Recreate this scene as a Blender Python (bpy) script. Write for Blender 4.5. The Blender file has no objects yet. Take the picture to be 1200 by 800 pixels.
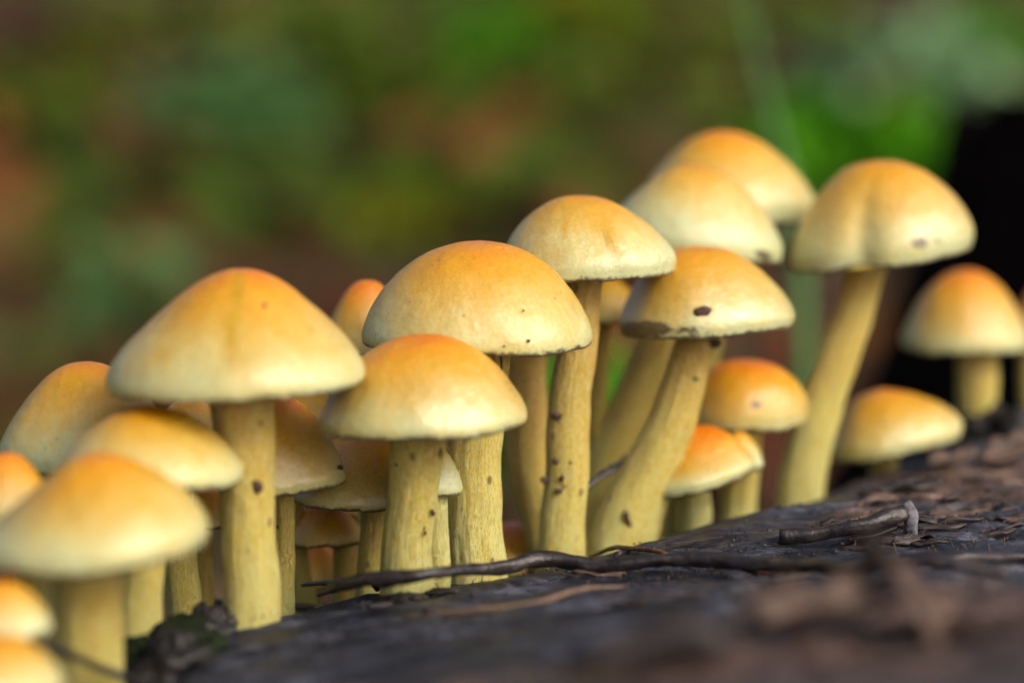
import bpy, math, random
import numpy as np
from mathutils import Vector

random.seed(7)
rng = np.random.default_rng(7)
C = bpy.context.scene.collection
S = 0.01                      # lengths below are in centimetres, the scene in metres

# ------------------------------------------------------------------ camera
PITCH = math.radians(8.0)
LENS, FOCUS, FSTOP = 90.0, 42.5, 6.2
cam_d = bpy.data.cameras.new('camera'); cam = bpy.data.objects.new('camera', cam_d); C.objects.link(cam)
cam.location = (0, 0, 0); cam.rotation_euler = (math.pi/2 - PITCH, 0, 0)
cam_d.lens = LENS; cam_d.sensor_width = 36; cam_d.clip_start = 0.01; cam_d.clip_end = 500
cam_d.dof.use_dof = True; cam_d.dof.focus_distance = FOCUS*S; cam_d.dof.aperture_fstop = FSTOP
bpy.context.scene.camera = cam

# ------------------------------------------------------------------ sky, sun, exposure
SUN_EL, SUN_AZ = math.radians(36), math.radians(132)   # azimuth from +Y (away from camera) towards +X
w = bpy.data.worlds.new('World'); bpy.context.scene.world = w; w.use_nodes = True
nt = w.node_tree; bg = nt.nodes['Background']
sky = nt.nodes.new('ShaderNodeTexSky'); sky.sky_type = 'NISHITA'; sky.sun_disc = False
sky.sun_elevation = SUN_EL; sky.sun_rotation = SUN_AZ; sky.dust_density = 6.0; sky.air_density = 0.7; sky.ozone_density = 0.0
nt.links.new(sky.outputs[0], bg.inputs[0]); bg.inputs[1].default_value = 0.13
sun_d = bpy.data.lights.new('sun', 'SUN'); sun = bpy.data.objects.new('sun', sun_d); C.objects.link(sun)
sun_d.energy = 0.85; sun_d.angle = math.radians(18); sun_d.color = (1.0, 0.95, 0.86)
sd = Vector((math.cos(SUN_EL)*math.sin(SUN_AZ), math.cos(SUN_EL)*math.cos(SUN_AZ), math.sin(SUN_EL)))
sun.rotation_euler = sd.to_track_quat('Z', 'Y').to_euler()
sc = bpy.context.scene
sc.view_settings.view_transform = 'Standard'; sc.view_settings.look = 'None'
sc.view_settings.exposure = 0.52; sc.view_settings.gamma = 1.0
sc.render.engine = 'CYCLES'; sc.cycles.use_denoising = True
sc.cycles.max_bounces = 8; sc.cycles.sample_clamp_indirect = 6

# ------------------------------------------------------------------ helpers
cp, sp = math.cos(PITCH), math.sin(PITCH)
K = 36.0/LENS/1200.0
def P(px, py, d):
    """point (cm) that stands d cm in front of the camera at photo pixel px,py"""
    x = (px-600)*K*d; v = -(py-400)*K*d
    return np.array([x, d*cp + v*sp, v*cp - d*sp])
def proj(p):
    p = np.asarray(p, float)
    d = p[..., 1]*cp - p[..., 2]*sp; v = p[..., 1]*sp + p[..., 2]*cp
    return 600 + p[..., 0]/d/K, 400 - v/d/K, d

def _h(i, j, k, seed):
    n = (i*374761393 + j*668265263 + k*2147483647 + seed*1274126177) & 0xffffffff
    n = ((n ^ (n >> 13))*1274126177) & 0xffffffff
    return ((n ^ (n >> 16)) & 0xffff)/65535.0
def vn(x, y, z=0.0, seed=0):
    x, y, z = np.broadcast_arrays(np.asarray(x, float), np.asarray(y, float), np.asarray(z, float))
    xi, yi, zi = [np.floor(a).astype(np.int64) for a in (x, y, z)]
    fx, fy, fz = x-xi, y-yi, z-zi
    fx, fy, fz = [f*f*(3-2*f) for f in (fx, fy, fz)]
    r = 0
    for a in (0, 1):
        for b in (0, 1):
            for c in (0, 1):
                r = r + _h(xi+a, yi+b, zi+c, seed)*(fx if a else 1-fx)*(fy if b else 1-fy)*(fz if c else 1-fz)
    return r*2-1
def fbm(x, y, z=0.0, o=4, seed=0):
    r, a = 0, 0.5
    for i in range(o):
        r = r + a*vn(np.asarray(x)*2**i, np.asarray(y)*2**i, np.asarray(z)*2**i, seed+i*17); a *= 0.5
    return r
def sstep(a, b, x):
    t = np.clip((x-a)/(b-a), 0, 1); return t*t*(3-2*t)

def mesh(name, verts, faces, mat, root=None, origin=(0, 0, 0), attrs=None, smooth=True, parent=None):
    """verts in cm world; linked as ONE object, child of parent (or free)"""
    me = bpy.data.meshes.new(name)
    v = (np.asarray(verts, float)-np.asarray(origin, float))*S
    me.from_pydata(v.tolist(), [], faces if isinstance(faces, list) else faces.tolist())
    me.materials.append(mat)
    if attrs:
        for k, a in attrs.items():
            a = np.asarray(a, np.float32)
            if a.ndim == 2:
                at = me.attributes.new(k, 'FLOAT_VECTOR', 'POINT'); at.data.foreach_set('vector', a.ravel())
            else:
                at = me.attributes.new(k, 'FLOAT', 'POINT'); at.data.foreach_set('value', a)
    if smooth: me.polygons.foreach_set('use_smooth', [True]*len(me.polygons))
    me.update()
    o = bpy.data.objects.new(name, me); C.objects.link(o)
    if parent is not None: o.parent = parent
    else: o.location = np.asarray(origin)*S
    return o
def grid_faces(nu, nv, wrap=True):
    """nu rings of nv points"""
    f = []
    for i in range(nu-1):
        for j in range(nv if wrap else nv-1):
            k = (j+1) % nv
            f.append((i*nv+j, i*nv+k, (i+1)*nv+k, (i+1)*nv+j))
    return f
def empty(name, loc):
    o = bpy.data.objects.new(name, None); C.objects.link(o); o.location = np.asarray(loc)*S
    o.empty_display_size = 0.005
    return o
def tag(o, label=None, cat=None, group=None, kind=None):
    if label: o['label'] = label
    if cat: o['category'] = cat
    if group: o['group'] = group
    if kind: o['kind'] = kind
    return o
def lin(r, g, b):
    f = lambda c: (c/255/12.92) if c/255 <= 0.04045 else ((c/255+0.055)/1.055)**2.4
    return (f(r), f(g), f(b), 1)

# ------------------------------------------------------------------ materials
class NT:
    def __init__(s, name):
        s.m = bpy.data.materials.new(name); s.m.use_nodes = True; s.t = s.m.node_tree
        s.b = s.t.nodes['Principled BSDF']; s.out = s.t.nodes['Material Output']
    def n(s, typ, **kw):
        x = s.t.nodes.new(typ)
        for k, v in kw.items(): setattr(x, k, v)
        return x
    def l(s, a, b): s.t.links.new(a, b)
    def put(s, sock, v):
        if hasattr(v, 'is_linked') or isinstance(v, bpy.types.NodeSocket): s.l(v, sock)
        else: sock.default_value = v
    def attr(s, name, typ='GEOMETRY', out='Fac'):
        a = s.n('ShaderNodeAttribute', attribute_name=name, attribute_type=typ); return a.outputs[out]
    def math(s, op, a, b=0.0, clamp=False):
        x = s.n('ShaderNodeMath', operation=op, use_clamp=clamp); s.put(x.inputs[0], a); s.put(x.inputs[1], b); return x.outputs[0]
    def mix(s, f, a, b, mode='MIX'):
        x = s.n('ShaderNodeMix', data_type='RGBA', blend_type=mode); s.put(x.inputs[0], f); s.put(x.inputs[6], a); s.put(x.inputs[7], b); return x.outputs[2]
    def ramp(s, f, stops, interp='LINEAR'):
        x = s.n('ShaderNodeValToRGB'); r = x.color_ramp; r.interpolation = interp
        while len(r.elements) < len(stops): r.elements.new(0.5)
        for e, (p, c) in zip(r.elements, stops):
            e.position = p; e.color = c if len(c) == 4 else (*c, 1)
        s.put(x.inputs[0], f); return x.outputs[0]
    def noise(s, vec, scale, detail=4, rough=0.55, dist=0.0):
        x = s.n('ShaderNodeTexNoise'); x.inputs['Scale'].default_value = scale; x.inputs['Detail'].default_value = detail
        x.inputs['Roughness'].default_value = rough; x.inputs['Distortion'].default_value = dist
        if vec is not None: s.l(vec, x.inputs['Vector'])
        return x.outputs['Fac']
    def vmul(s, vec, v, add=None):
        x = s.n('ShaderNodeVectorMath', operation='MULTIPLY'); s.l(vec, x.inputs[0]); x.inputs[1].default_value = v
        if add is None: return x.outputs[0]
        y = s.n('ShaderNodeVectorMath', operation='ADD'); s.l(x.outputs[0], y.inputs[0]); s.put(y.inputs[1], add); return y.outputs[0]
    def rng(s, v, a, b, c=0.0, d=1.0):
        x = s.n('ShaderNodeMapRange', interpolation_type='SMOOTHSTEP'); s.put(x.inputs[0], v)
        for i, q in enumerate((a, b, c, d)): x.inputs[i+1].default_value = q
        return x.outputs[0]
    def bump(s, h, dist, strength=1.0, prev=None):
        x = s.n('ShaderNodeBump'); x.inputs['Strength'].default_value = strength; x.inputs['Distance'].default_value = dist*S
        s.l(h, x.inputs['Height'])
        if prev is not None: s.l(prev, x.inputs['Normal'])
        return x.outputs[0]
    def pos(s): return s.n('ShaderNodeNewGeometry').outputs['Position']

def cap_material():
    m = NT('mushroom_cap_skin')
    cv = m.attr('cv', out='Vector'); t = m.attr('t'); yel = m.attr('yel'); st = m.attr('stain')
    warm = m.attr('warm', 'OBJECT'); seed = m.attr('seed', 'OBJECT')
    pos = m.pos()
    off = m.n('ShaderNodeCombineXYZ'); m.l(seed, off.inputs[0]); m.l(seed, off.inputs[1])
    big = m.noise(m.vmul(pos, (1, 1, 1), off.outputs[0]), 95, 3)
    mid = m.noise(pos, 330, 4, 0.6)
    strk = m.noise(m.vmul(cv, (9, 9, 1.4), off.outputs[0]), 2.2, 4, 0.6)
    tt = m.math('SUBTRACT', m.math('MULTIPLY', t, m.attr('gain', 'OBJECT')), warm)
    tt = m.math('ADD', tt, m.math('MULTIPLY', m.math('SUBTRACT', big, 0.5), 0.42))
    tt = m.math('ADD', tt, m.math('MULTIPLY', m.math('SUBTRACT', strk, 0.5), 0.26))
    tt = m.math('ADD', tt, m.math('MULTIPLY', m.math('SUBTRACT', mid, 0.5), 0.20))
    col = m.ramp(tt, [(0.0, (0.68, 0.20, 0.004)), (0.16, (0.67, 0.26, 0.005)), (0.34, (0.65, 0.33, 0.011)),
                      (0.52, (0.61, 0.38, 0.055)), (0.70, (0.60, 0.46, 0.13)), (0.86, (0.58, 0.56, 0.25)), (1.0, (0.54, 0.59, 0.34))])
    # yellower patches and drip streaks
    yp = m.rng(m.noise(m.vmul(cv, (2.6, 2.6, 1.2), off.outputs[0]), 1.6, 3), 0.55, 0.70, 0, 0.55)
    ym = m.math('MULTIPLY', yel, m.rng(m.noise(m.vmul(cv, (16, 16, 1.5)), 1.0, 3), 0.25, 0.6, 0.35, 1.0))
    yy = m.math('MULTIPLY', yp, m.rng(t, 0.98, 0.6))
    col = m.mix(yy, col, (0.60, 0.34, 0.010, 1))
    col = m.mix(m.math('MINIMUM', m.math('MULTIPLY', ym, 1.15), 0.92), col, (0.47, 0.29, 0.006, 1))
    # fine fibrils and speckle
    fine = m.noise(m.vmul(cv, (60, 60, 5), off.outputs[0]), 2.0, 3, 0.7)
    gr = m.noise(pos, 2200, 2, 0.6)
    k = m.math('ADD', m.math('MULTIPLY', fine, 0.20), m.math('MULTIPLY', gr, 0.34))
    col = m.mix(1.0, col, m.ramp(k, [(0.15, (0.80, 0.74, 0.64)), (0.38, (1.06, 1.06, 1.06))]), 'MULTIPLY')
    # sparse dark specks
    vor = m.n('ShaderNodeTexVoronoi'); vor.inputs['Scale'].default_value = 420; m.l(pos, vor.inputs['Vector'])
    sel = m.rng(vor.outputs['Color'], 0.74, 0.78)
    spk = m.math('MULTIPLY', m.rng(vor.outputs['Distance'], 0.16, 0.07), sel)
    col = m.mix(m.math('MULTIPLY', spk, 0.55), col, (0.16, 0.07, 0.02, 1))
    # brown stain: stored blotches broken up by noise, and the spore-dark lip
    sn = m.noise(pos, 900, 5, 0.7)
    sm = m.rng(m.math('ADD', st, m.math('MULTIPLY', m.math('SUBTRACT', sn, 0.5), 0.9)), 0.42, 0.62)
    col = m.mix(m.math('MULTIPLY', sm, 0.85), col, (0.055, 0.028, 0.018, 1))
    lp = m.rng(m.math('ADD', t, m.math('MULTIPLY', m.math('SUBTRACT', sn, 0.5), 0.10)), 0.985, 1.015)
    col = m.mix(m.math('MULTIPLY', lp, 0.9), col, (0.05, 0.028, 0.026, 1))
    m.l(col, m.b.inputs['Base Color'])
    m.b.inputs['Subsurface Weight'].default_value = 0.35
    m.b.inputs['Subsurface Radius'].default_value = (1.0, 0.7, 0.25); m.b.inputs['Subsurface Scale'].default_value = 0.18*S
    rr = m.rng(m.noise(pos, 260, 3), 0.3, 0.7, 0.26, 0.50)
    m.l(rr, m.b.inputs['Roughness']); m.b.inputs['Specular IOR Level'].default_value = 0.5
    wet = m.attr('wet', 'OBJECT')
    m.l(m.math('MULTIPLY', wet, m.rng(t, 0.3, 0.85)), m.b.inputs['Coat Weight']); m.b.inputs['Coat Roughness'].default_value = 0.08
    n1 = m.bump(fine, 0.012, 0.5); n2 = m.bump(m.noise(pos, 700, 4, 0.6), 0.02, 0.55, n1); n3 = m.bump(m.noise(pos, 240, 3), 0.08, 0.5, n2)
    m.l(n3, m.b.inputs['Normal']); m.l(n3, m.b.inputs['Coat Normal'])
    return m.m

def stem_material():
    m = NT('mushroom_stem_flesh')
    cv = m.attr('cv', out='Vector'); t = m.attr('t'); st = m.attr('stain'); pos = m.pos()
    seed = m.attr('seed', 'OBJECT'); warm = m.attr('warm', 'OBJECT')
    off = m.n('ShaderNodeCombineXYZ'); m.l(seed, off.inputs[0]); m.l(seed, off.inputs[2])
    fib = m.noise(m.vmul(cv, (5, 5, 0.9), off.outputs[0]), 3.0, 5, 0.65)
    fine = m.noise(m.vmul(cv, (17, 17, 5.5), off.outputs[0]), 2.0, 4, 0.7)
    big = m.noise(m.vmul(cv, (1, 1, 0.6), off.outputs[0]), 1.6, 3)
    tt = m.math('ADD', m.math('ADD', t, m.math('MULTIPLY', m.math('SUBTRACT', big, 0.5), 0.8)), m.math('MULTIPLY', m.math('SUBTRACT', fib, 0.5), 0.7))
    tt = m.math('SUBTRACT', tt, warm)
    col = m.ramp(tt, [(0.0, (0.76, 0.42, 0.035)), (0.28, (0.85, 0.59, 0.06)), (0.6, (0.87, 0.72, 0.115)), (1.0, (0.83, 0.80, 0.25))])
    col = m.mix(m.rng(fine, 0.48, 0.60, 0, 0.85), col, (0.90, 0.88, 0.50, 1))
    col = m.mix(m.rng(fine, 0.46, 0.32, 0, 0.65), col, (0.52, 0.26, 0.03, 1))
    sn = m.noise(pos, 1100, 5, 0.7)
    vor = m.n('ShaderNodeTexVoronoi'); vor.inputs['Scale'].default_value = 330; m.l(m.vmul(pos, (1, 1, 0.6)), vor.inputs['Vector'])
    spk = m.math('MULTIPLY', m.rng(vor.outputs['Distance'], 0.22, 0.10), m.rng(vor.outputs['Color'], 0.74, 0.78))
    col = m.mix(m.math('MULTIPLY', spk, 0.7), col, (0.20, 0.07, 0.015, 1))
    bl = m.rng(m.noise(m.vmul(cv, (2.2, 2.2, 1.5), off.outputs[0]), 2.6, 6, 0.75), 0.58, 0.68, 0, 0.7)
    col = m.mix(bl, col, (0.38, 0.17, 0.03, 1))
    sm = m.rng(m.math('ADD', st, m.math('MULTIPLY', m.math('SUBTRACT', sn, 0.5), 1.3)), 0.42, 0.60)
    col = m.mix(m.math('MULTIPLY', sm, 0.85), col, (0.06, 0.025, 0.012, 1))
    m.l(col, m.b.inputs['Base Color'])
    m.b.inputs['Subsurface Weight'].default_value = 0.3
    m.b.inputs['Subsurface Radius'].default_value = (1.0, 0.6, 0.2); m.b.inputs['Subsurface Scale'].default_value = 0.2*S
    m.b.inputs['Roughness'].default_value = 0.55
    n1 = m.bump(fine, 0.06, 1.0); n2 = m.bump(fib, 0.09, 1.0, n1); m.l(n2, m.b.inputs['Normal'])
    return m.m

def gill_material():
    m = NT('mushroom_gills'); cv = m.attr('cv', out='Vector')
    f = m.noise(m.vmul(cv, (30, 30, 2)), 2, 3)
    m.l(m.ramp(f, [(0.3, (0.30, 0.22, 0.04)), (0.7, (0.50, 0.40, 0.09))]), m.b.inputs['Base Color'])
    m.b.inputs['Roughness'].default_value = 0.7
    return m.m

def flat_noise(name, a, b, scale, rough=0.6, bump=0.03, detail=5, spec=0.4, stretch=(1, 1, 1), lo=0.35, hi=0.68):
    m = NT(name); p = m.vmul(m.pos(), stretch)
    f = m.noise(p, scale, detail, 0.65)
    m.l(m.ramp(f, [(lo, a), (hi, b)]), m.b.inputs['Base Color'])
    m.b.inputs['Roughness'].default_value = rough; m.b.inputs['Specular IOR Level'].default_value = spec
    m.l(m.bump(f, bump, 0.9), m.b.inputs['Normal'])
    return m.m

def log_material():
    m = NT('wet_dead_wood'); pos = m.pos(); br = m.attr('brown'); mo = m.attr('mossy')
    v = m.vmul(pos, (0.35, 1.0, 1.0))
    grain = m.noise(v, 420, 6, 0.65, 0.4); big = m.noise(m.vmul(pos, (0.5, 1, 1)), 45, 4, 0.6); med = m.noise(v, 150, 5, 0.65)
    col = m.ramp(m.math('ADD', m.math('MULTIPLY', grain, 0.55), m.math('MULTIPLY', med, 0.45)),
                 [(0.38, (0.004, 0.0045, 0.006)), (0.52, (0.019, 0.022, 0.034)), (0.68, (0.105, 0.115, 0.165))])  # bluish light end: sky sheen on the wet wood, put into the colour
    bm = m.rng(m.math('ADD', br, m.math('MULTIPLY', m.math('SUBTRACT', med, 0.5), 1.6)), 0.36, 0.72)
    bcol = m.ramp(grain, [(0.3, (0.018, 0.010, 0.007)), (0.52, (0.085, 0.048, 0.034)), (0.70, (0.24, 0.16, 0.125))])
    col = m.mix(bm, col, bcol)
    mm = m.rng(m.math('ADD', mo, m.math('MULTIPLY', m.math('SUBTRACT', med, 0.5), 1.2)), 0.4, 0.7)
    col = m.mix(mm, col, (0.014, 0.024, 0.008, 1))
    m.l(col, m.b.inputs['Base Color'])
    m.l(m.rng(med, 0.3, 0.7, 0.30, 0.60), m.b.inputs['Roughness']); m.b.inputs['Specular IOR Level'].default_value = 0.55
    n1 = m.bump(grain, 0.08, 1.0); n2 = m.bump(med, 0.15, 0.9, n1); m.l(n2, m.b.inputs['Normal'])
    return m.m

def ground_material():
    m = NT('forest_soil'); pos = m.pos()
    a = m.noise(pos, 6, 4, 0.6); b = m.noise(pos, 45, 5, 0.65); g = m.attr('green')
    soil = m.ramp(b, [(0.32, (0.026, 0.016, 0.010)), (0.55, (0.066, 0.040, 0.025)), (0.75, (0.12, 0.080, 0.050))])
    moss = m.ramp(b, [(0.32, (0.020, 0.034, 0.004)), (0.55, (0.045, 0.080, 0.008)), (0.78, (0.085, 0.14, 0.018))])
    f = m.rng(m.math('ADD', g, m.math('MULTIPLY', m.math('SUBTRACT', a, 0.5), 1.2)), 0.38, 0.62)
    m.l(m.mix(f, soil, moss), m.b.inputs['Base Color']); m.b.inputs['Roughness'].default_value = 0.9; m.b.inputs['Specular IOR Level'].default_value = 0.1
    m.l(m.bump(b, 0.8, 0.8), m.b.inputs['Normal'])
    return m.m

def leaf_litter_material():
    m = NT('dead_leaves'); r = m.attr('rnd')
    m.l(m.ramp(r, [(0.0, (0.025, 0.012, 0.006)), (0.3, (0.16, 0.042, 0.020)), (0.55, (0.14, 0.06, 0.015)), (0.8, (0.08, 0.06, 0.025)), (1.0, (0.12, 0.085, 0.05))]), m.b.inputs['Base Color'])
    m.b.inputs['Roughness'].default_value = 0.8; m.b.inputs['Specular IOR Level'].default_value = 0.12
    return m.m
def foliage_material(name, a, b):
    m = NT(name); r = m.attr('rnd')
    c = m.ramp(r, [(0.0, a), (1.0, b)]); m.l(c, m.b.inputs['Base Color']); m.b.inputs['Roughness'].default_value = 0.6; m.b.inputs['Specular IOR Level'].default_value = 0.15
    tr = m.n('ShaderNodeBsdfTranslucent'); m.l(c, tr.inputs[0])
    mx = m.n('ShaderNodeMixShader'); mx.inputs[0].default_value = 0.25
    m.l(m.b.outputs[0], mx.inputs[1]); m.l(tr.outputs[0], mx.inputs[2]); m.l(mx.outputs[0], m.out.inputs['Surface'])
    return m.m

M_cap, M_stem, M_gill, M_log = cap_material(), stem_material(), gill_material(), log_material()
M_ground, M_litter = ground_material(), leaf_litter_material()
M_twig = flat_noise('wet_twig_bark', (0.005, 0.004, 0.005), (0.034, 0.025, 0.026), 500, 0.38, 0.04, spec=0.6)
M_twigred = flat_noise('thin_red_brown_stalk', (0.06, 0.022, 0.012), (0.20, 0.085, 0.045), 700, 0.5, 0.02)
M_straw = flat_noise('dry_straw', (0.12, 0.075, 0.05), (0.26, 0.17, 0.12), 700, 0.6, 0.02)
M_bark = flat_noise('brown_bark', (0.020, 0.012, 0.009), (0.17, 0.108, 0.080), 420, 0.6, 0.05, stretch=(0.5, 1, 1))
M_bark2 = flat_noise('dark_bark', (0.010, 0.008, 0.008), (0.060, 0.045, 0.042), 420, 0.5, 0.05, stretch=(0.5, 1, 1))
M_char = flat_noise('black_rotten_crumb', (0.004, 0.004, 0.005), (0.022, 0.020, 0.020), 600, 0.45, 0.05)
M_mossy = flat_noise('dark_moss_crumb', (0.003, 0.006, 0.002), (0.014, 0.024, 0.006), 600, 0.7, 0.05, spec=0.2)
M_whitish = flat_noise('whitish_blotch', (0.03, 0.026, 0.028), (0.26, 0.25, 0.29), 420, 0.7, 0.05)  # pale blotchy tone for the twig end and the hanging fibre
M_speck = flat_noise('dirt', (0.03, 0.014, 0.010), (0.10, 0.05, 0.035), 1500, 0.5, 0.02)
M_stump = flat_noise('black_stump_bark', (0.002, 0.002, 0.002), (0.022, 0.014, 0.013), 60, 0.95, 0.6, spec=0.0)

# ------------------------------------------------------------------ terrain and log
def G(x, y):
    x = np.asarray(x, float); y = np.asarray(y, float)
    r = np.maximum(0, y-100)
    z = -46 + 0.30*np.minimum(r, 290) + 2.2*fbm(x/22, y/22, 0, 3, 5)*sstep(0, 60, np.abs(y-45)+np.abs(x)*0.5)
    return z + 30*fbm(x/900, y/900, 0, 3, 9)*sstep(300, 1500, np.hypot(x, y))

def plane_hit(px, py, z):
    a = P(px, py, 1.0); k = z/a[2]; return a*k
def ztop(x, y):
    return -9.95 + 0.073*np.clip(x+5, -4, 11) - 0.03*np.clip(x-6, 0, 12) + 0.13*np.clip(39.5-y, 0, 14)*sstep(-3.5, 1.5, x)
sil = [(205, 800), (262, 737), (350, 706), (440, 684), (560, 668), (640, 660), (700, 645), (760, 625), (860, 592), (960, 575), (1060, 552), (1200, 512)]
poly = []
for px, py in sil:
    z = -9.9
    for _ in range(8):
        q = plane_hit(px, py, z); z = float(ztop(q[0], q[1]))
    poly.append((q[0], q[1]))
e = np.array(poly[-1]); dr = np.array([15.0, 11.0])/np.hypot(15, 11)
poly = [(-5.4, -8.0), (-5.3, 20.0)] + poly + [tuple(e+dr*22), tuple(e+dr*62), (95, 75), (50, -8)]
poly = np.array(poly)
def sdist(x, y):
    x = np.asarray(x, float); y = np.asarray(y, float)
    best = np.full(x.shape, 1e9); inside = np.zeros(x.shape, bool)
    n = len(poly)
    for i in range(n):
        a, b = poly[i], poly[(i+1) % n]; ab = b-a
        t = np.clip(((x-a[0])*ab[0]+(y-a[1])*ab[1])/(ab@ab), 0, 1)
        best = np.minimum(best, np.hypot(x-a[0]-t*ab[0], y-a[1]-t*ab[1]))
        c = ((a[1] > y) != (b[1] > y))
        with np.errstate(divide='ignore', invalid='ignore'):
            xx = (b[0]-a[0])*(y-a[1])/(b[1]-a[1] if b[1] != a[1] else 1e-9)+a[0]
        inside ^= c & (x < xx)
    return np.where(inside, -best, best)
def Hlow(x, y):
    s = sdist(x, y)
    q = np.maximum(s+1.3, 0)
    return ztop(x, y) - np.where(q < 6, q*q/12.0, 3+(q-6)*3.0)
def H(x, y):
    x = np.asarray(x, float); y = np.asarray(y, float)
    u = x*0.97+y*0.24; v = -x*0.24+y*0.97
    z = Hlow(x, y)
    z = z + 0.16*fbm(u*0.22, v*0.9, 0, 4, 21) + 0.14*fbm(u*0.4, v*3.0, 0, 4, 33)
    g = fbm(u*0.25, v*1.7, 0, 3, 44)
    z = z - 0.16*sstep(0.16, 0.02, np.abs(g))*sstep(0.0, 0.4, fbm(u*.2, v*.4, 0, 2, 48)+.25)
    z = z + 0.09*np.round(3*fbm(u*0.16, v*0.8, 0, 3, 66))/3
    # rough frayed ground on the right and close by
    rr = sstep(4.5, 9, x)*sstep(40, 46, y) + 0.8*sstep(-1, 5, x)*sstep(39.5, 36, y)
    z = z + rr*(0.42*np.abs(fbm(u*0.9, v*1.6, 0, 4, 55)) + 0.06*fbm(u*3, v*5, 0, 3, 61))
    z = z - 0.10*sstep(-1.5, 0.5, sdist(x, y))*(1-rr.clip(0, 1))
    return z
def surf_hit(px, py, dmax=70):
    """first point of the ray through the pixel on the log top (low detail), or None"""
    d = np.arange(28, dmax, 0.05); pts = np.array([P(px, py, q) for q in d])
    below = pts[:, 2] < Hlow(pts[:, 0], pts[:, 1])
    i = np.argmax(below)
    return (pts[i], d[i]) if below.any() else (None, None)
def on_log(px, py, lift=0.0):
    q, d = surf_hit(px, py)
    if q is None: q = plane_hit(px, py, -9.9)
    return np.array([q[0], q[1], float(H(q[0], q[1]))+lift])
def ground_hit(px, py):
    d = np.concatenate([np.arange(70, 400, 0.5), np.arange(400, 6000, 10)]); a = P(px, py, 1.0)
    pts = d[:, None]*a[None]; b = pts[:, 2] < G(pts[:, 0], pts[:, 1]); i = np.argmax(b)
    return pts[i], d[i]

def spaced(lo, hi, fa, fb, fine, grow=1.07):
    xs = list(np.arange(fa, fb, fine)); s = fine
    while xs[-1] < hi: s *= grow; xs.append(xs[-1]+s)
    s = fine; ys = [xs[0]]
    while ys[-1] > lo: s *= grow; ys.append(ys[-1]-s)
    return np.array(ys[:0:-1]+xs)
gx = spaced(-6000, 6000, -60, 80, 1.5, 1.10); gy = spaced(-3000, 9000, 55, 420, 1.8, 1.10)
X, Y = np.meshgrid(gx, gy); Z = G(X, Y)
green = 0.50+0.9*fbm(X/34, Y/34, 0, 3, 77)
v = np.stack([X.ravel(), Y.ravel(), Z.ravel()], 1)
ground = mesh('ground', v, grid_faces(len(gy), len(gx), False), M_ground, attrs={'green': green.ravel()})
tag(ground, kind='structure')

lx = spaced(-45, 130, -8.5, 13.5, 0.085, 1.06); ly = spaced(-40, 160, 33.0, 56.0, 0.095, 1.06)
X, Y = np.meshgrid(lx, ly); Z = H(X, Y); gz = G(X, Y)-3
keep = Z > gz; Z = np.maximum(Z, gz)
v = np.stack([X.ravel(), Y.ravel(), Z.ravel()], 1)
F = np.array(grid_faces(len(ly), len(lx), False)); F = F[keep.ravel()[F].any(1)]
used = np.unique(F); remap = -np.ones(len(v), int); remap[used] = np.arange(len(used)); F = remap[F]; v = v[used]
pxx, pyy, dd = proj(v); pxx = np.where(v[:, 1] > 5, pxx, 0)
def gauss(px, py, cx, cy, rx, ry): return np.exp(-(((px-cx)/rx)**2+((py-cy)/ry)**2))
near = v[:, 1] > 20
brown = (0.85*gauss(pxx, pyy, 1130, 570, 170, 36)+0.7*gauss(pxx, pyy, 1010, 612, 70, 10)+0.9*gauss(pxx, pyy, 1060, 770, 330, 60)
         + 0.5*gauss(pxx, pyy, 640, 800, 260, 30)+0.45*gauss(pxx, pyy, 1150, 700, 160, 50)+0.3*gauss(pxx, pyy, 850, 690, 200, 15))*near + 0.4*sstep(8, 14, v[:, 0])
mossy = (0.8*gauss(pxx, pyy, 200, 760, 60, 50)+0.5*gauss(pxx, pyy, 380, 715, 60, 10))*near
log_root = empty('fallen_log', (10, 45, -33))
tag(log_root, 'dark wet rotting log filling the bottom right, all the mushrooms growing along its edge', 'log')
mesh('wood', v, F, M_log, parent=log_root, origin=(10, 45, -33), attrs={'brown': brown, 'mossy': mossy})

# ------------------------------------------------------------------ mushrooms
def resample(pts, n):
    pts = np.array(pts, float)
    # Catmull-Rom, then even spacing
    e0 = 2*pts[0]-pts[1]; e0 = np.array([-pts[1][0], pts[1][1]]); e1 = 2*pts[-1]-pts[-2]
    q = np.vstack([e0, pts, e1]); out = []
    for i in range(1, len(q)-2):
        for t in np.linspace(0, 1, 12, endpoint=False):
            a, b, c, d = q[i-1], q[i], q[i+1], q[i+2]
            out.append(0.5*((2*b)+(-a+c)*t+(2*a-5*b+4*c-d)*t*t+(-a+3*b-3*c+d)*t**3))
    out.append(pts[-1]); out = np.array(out)
    s = np.concatenate([[0], np.cumsum(np.hypot(*np.diff(out, axis=0).T))]); u = np.linspace(0, s[-1], n)
    return np.stack([np.interp(u, s, out[:, 0]), np.interp(u, s, out[:, 1])], 1)

BELL = [(0.22, 0.03), (0.42, 0.13), (0.60, 0.29), (0.77, 0.50), (0.91, 0.72), (0.99, 0.90), (1.0, 0.97), (0.975, 1.0)]
def sym(ax, ay, hw, h, hwl=None):
    hwl = hwl or hw
    return (ax, ay), [(ax-a*hwl, ay+b*h) for a, b in BELL], [(ax+a*hw, ay+b*h) for a, b in BELL]

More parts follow.
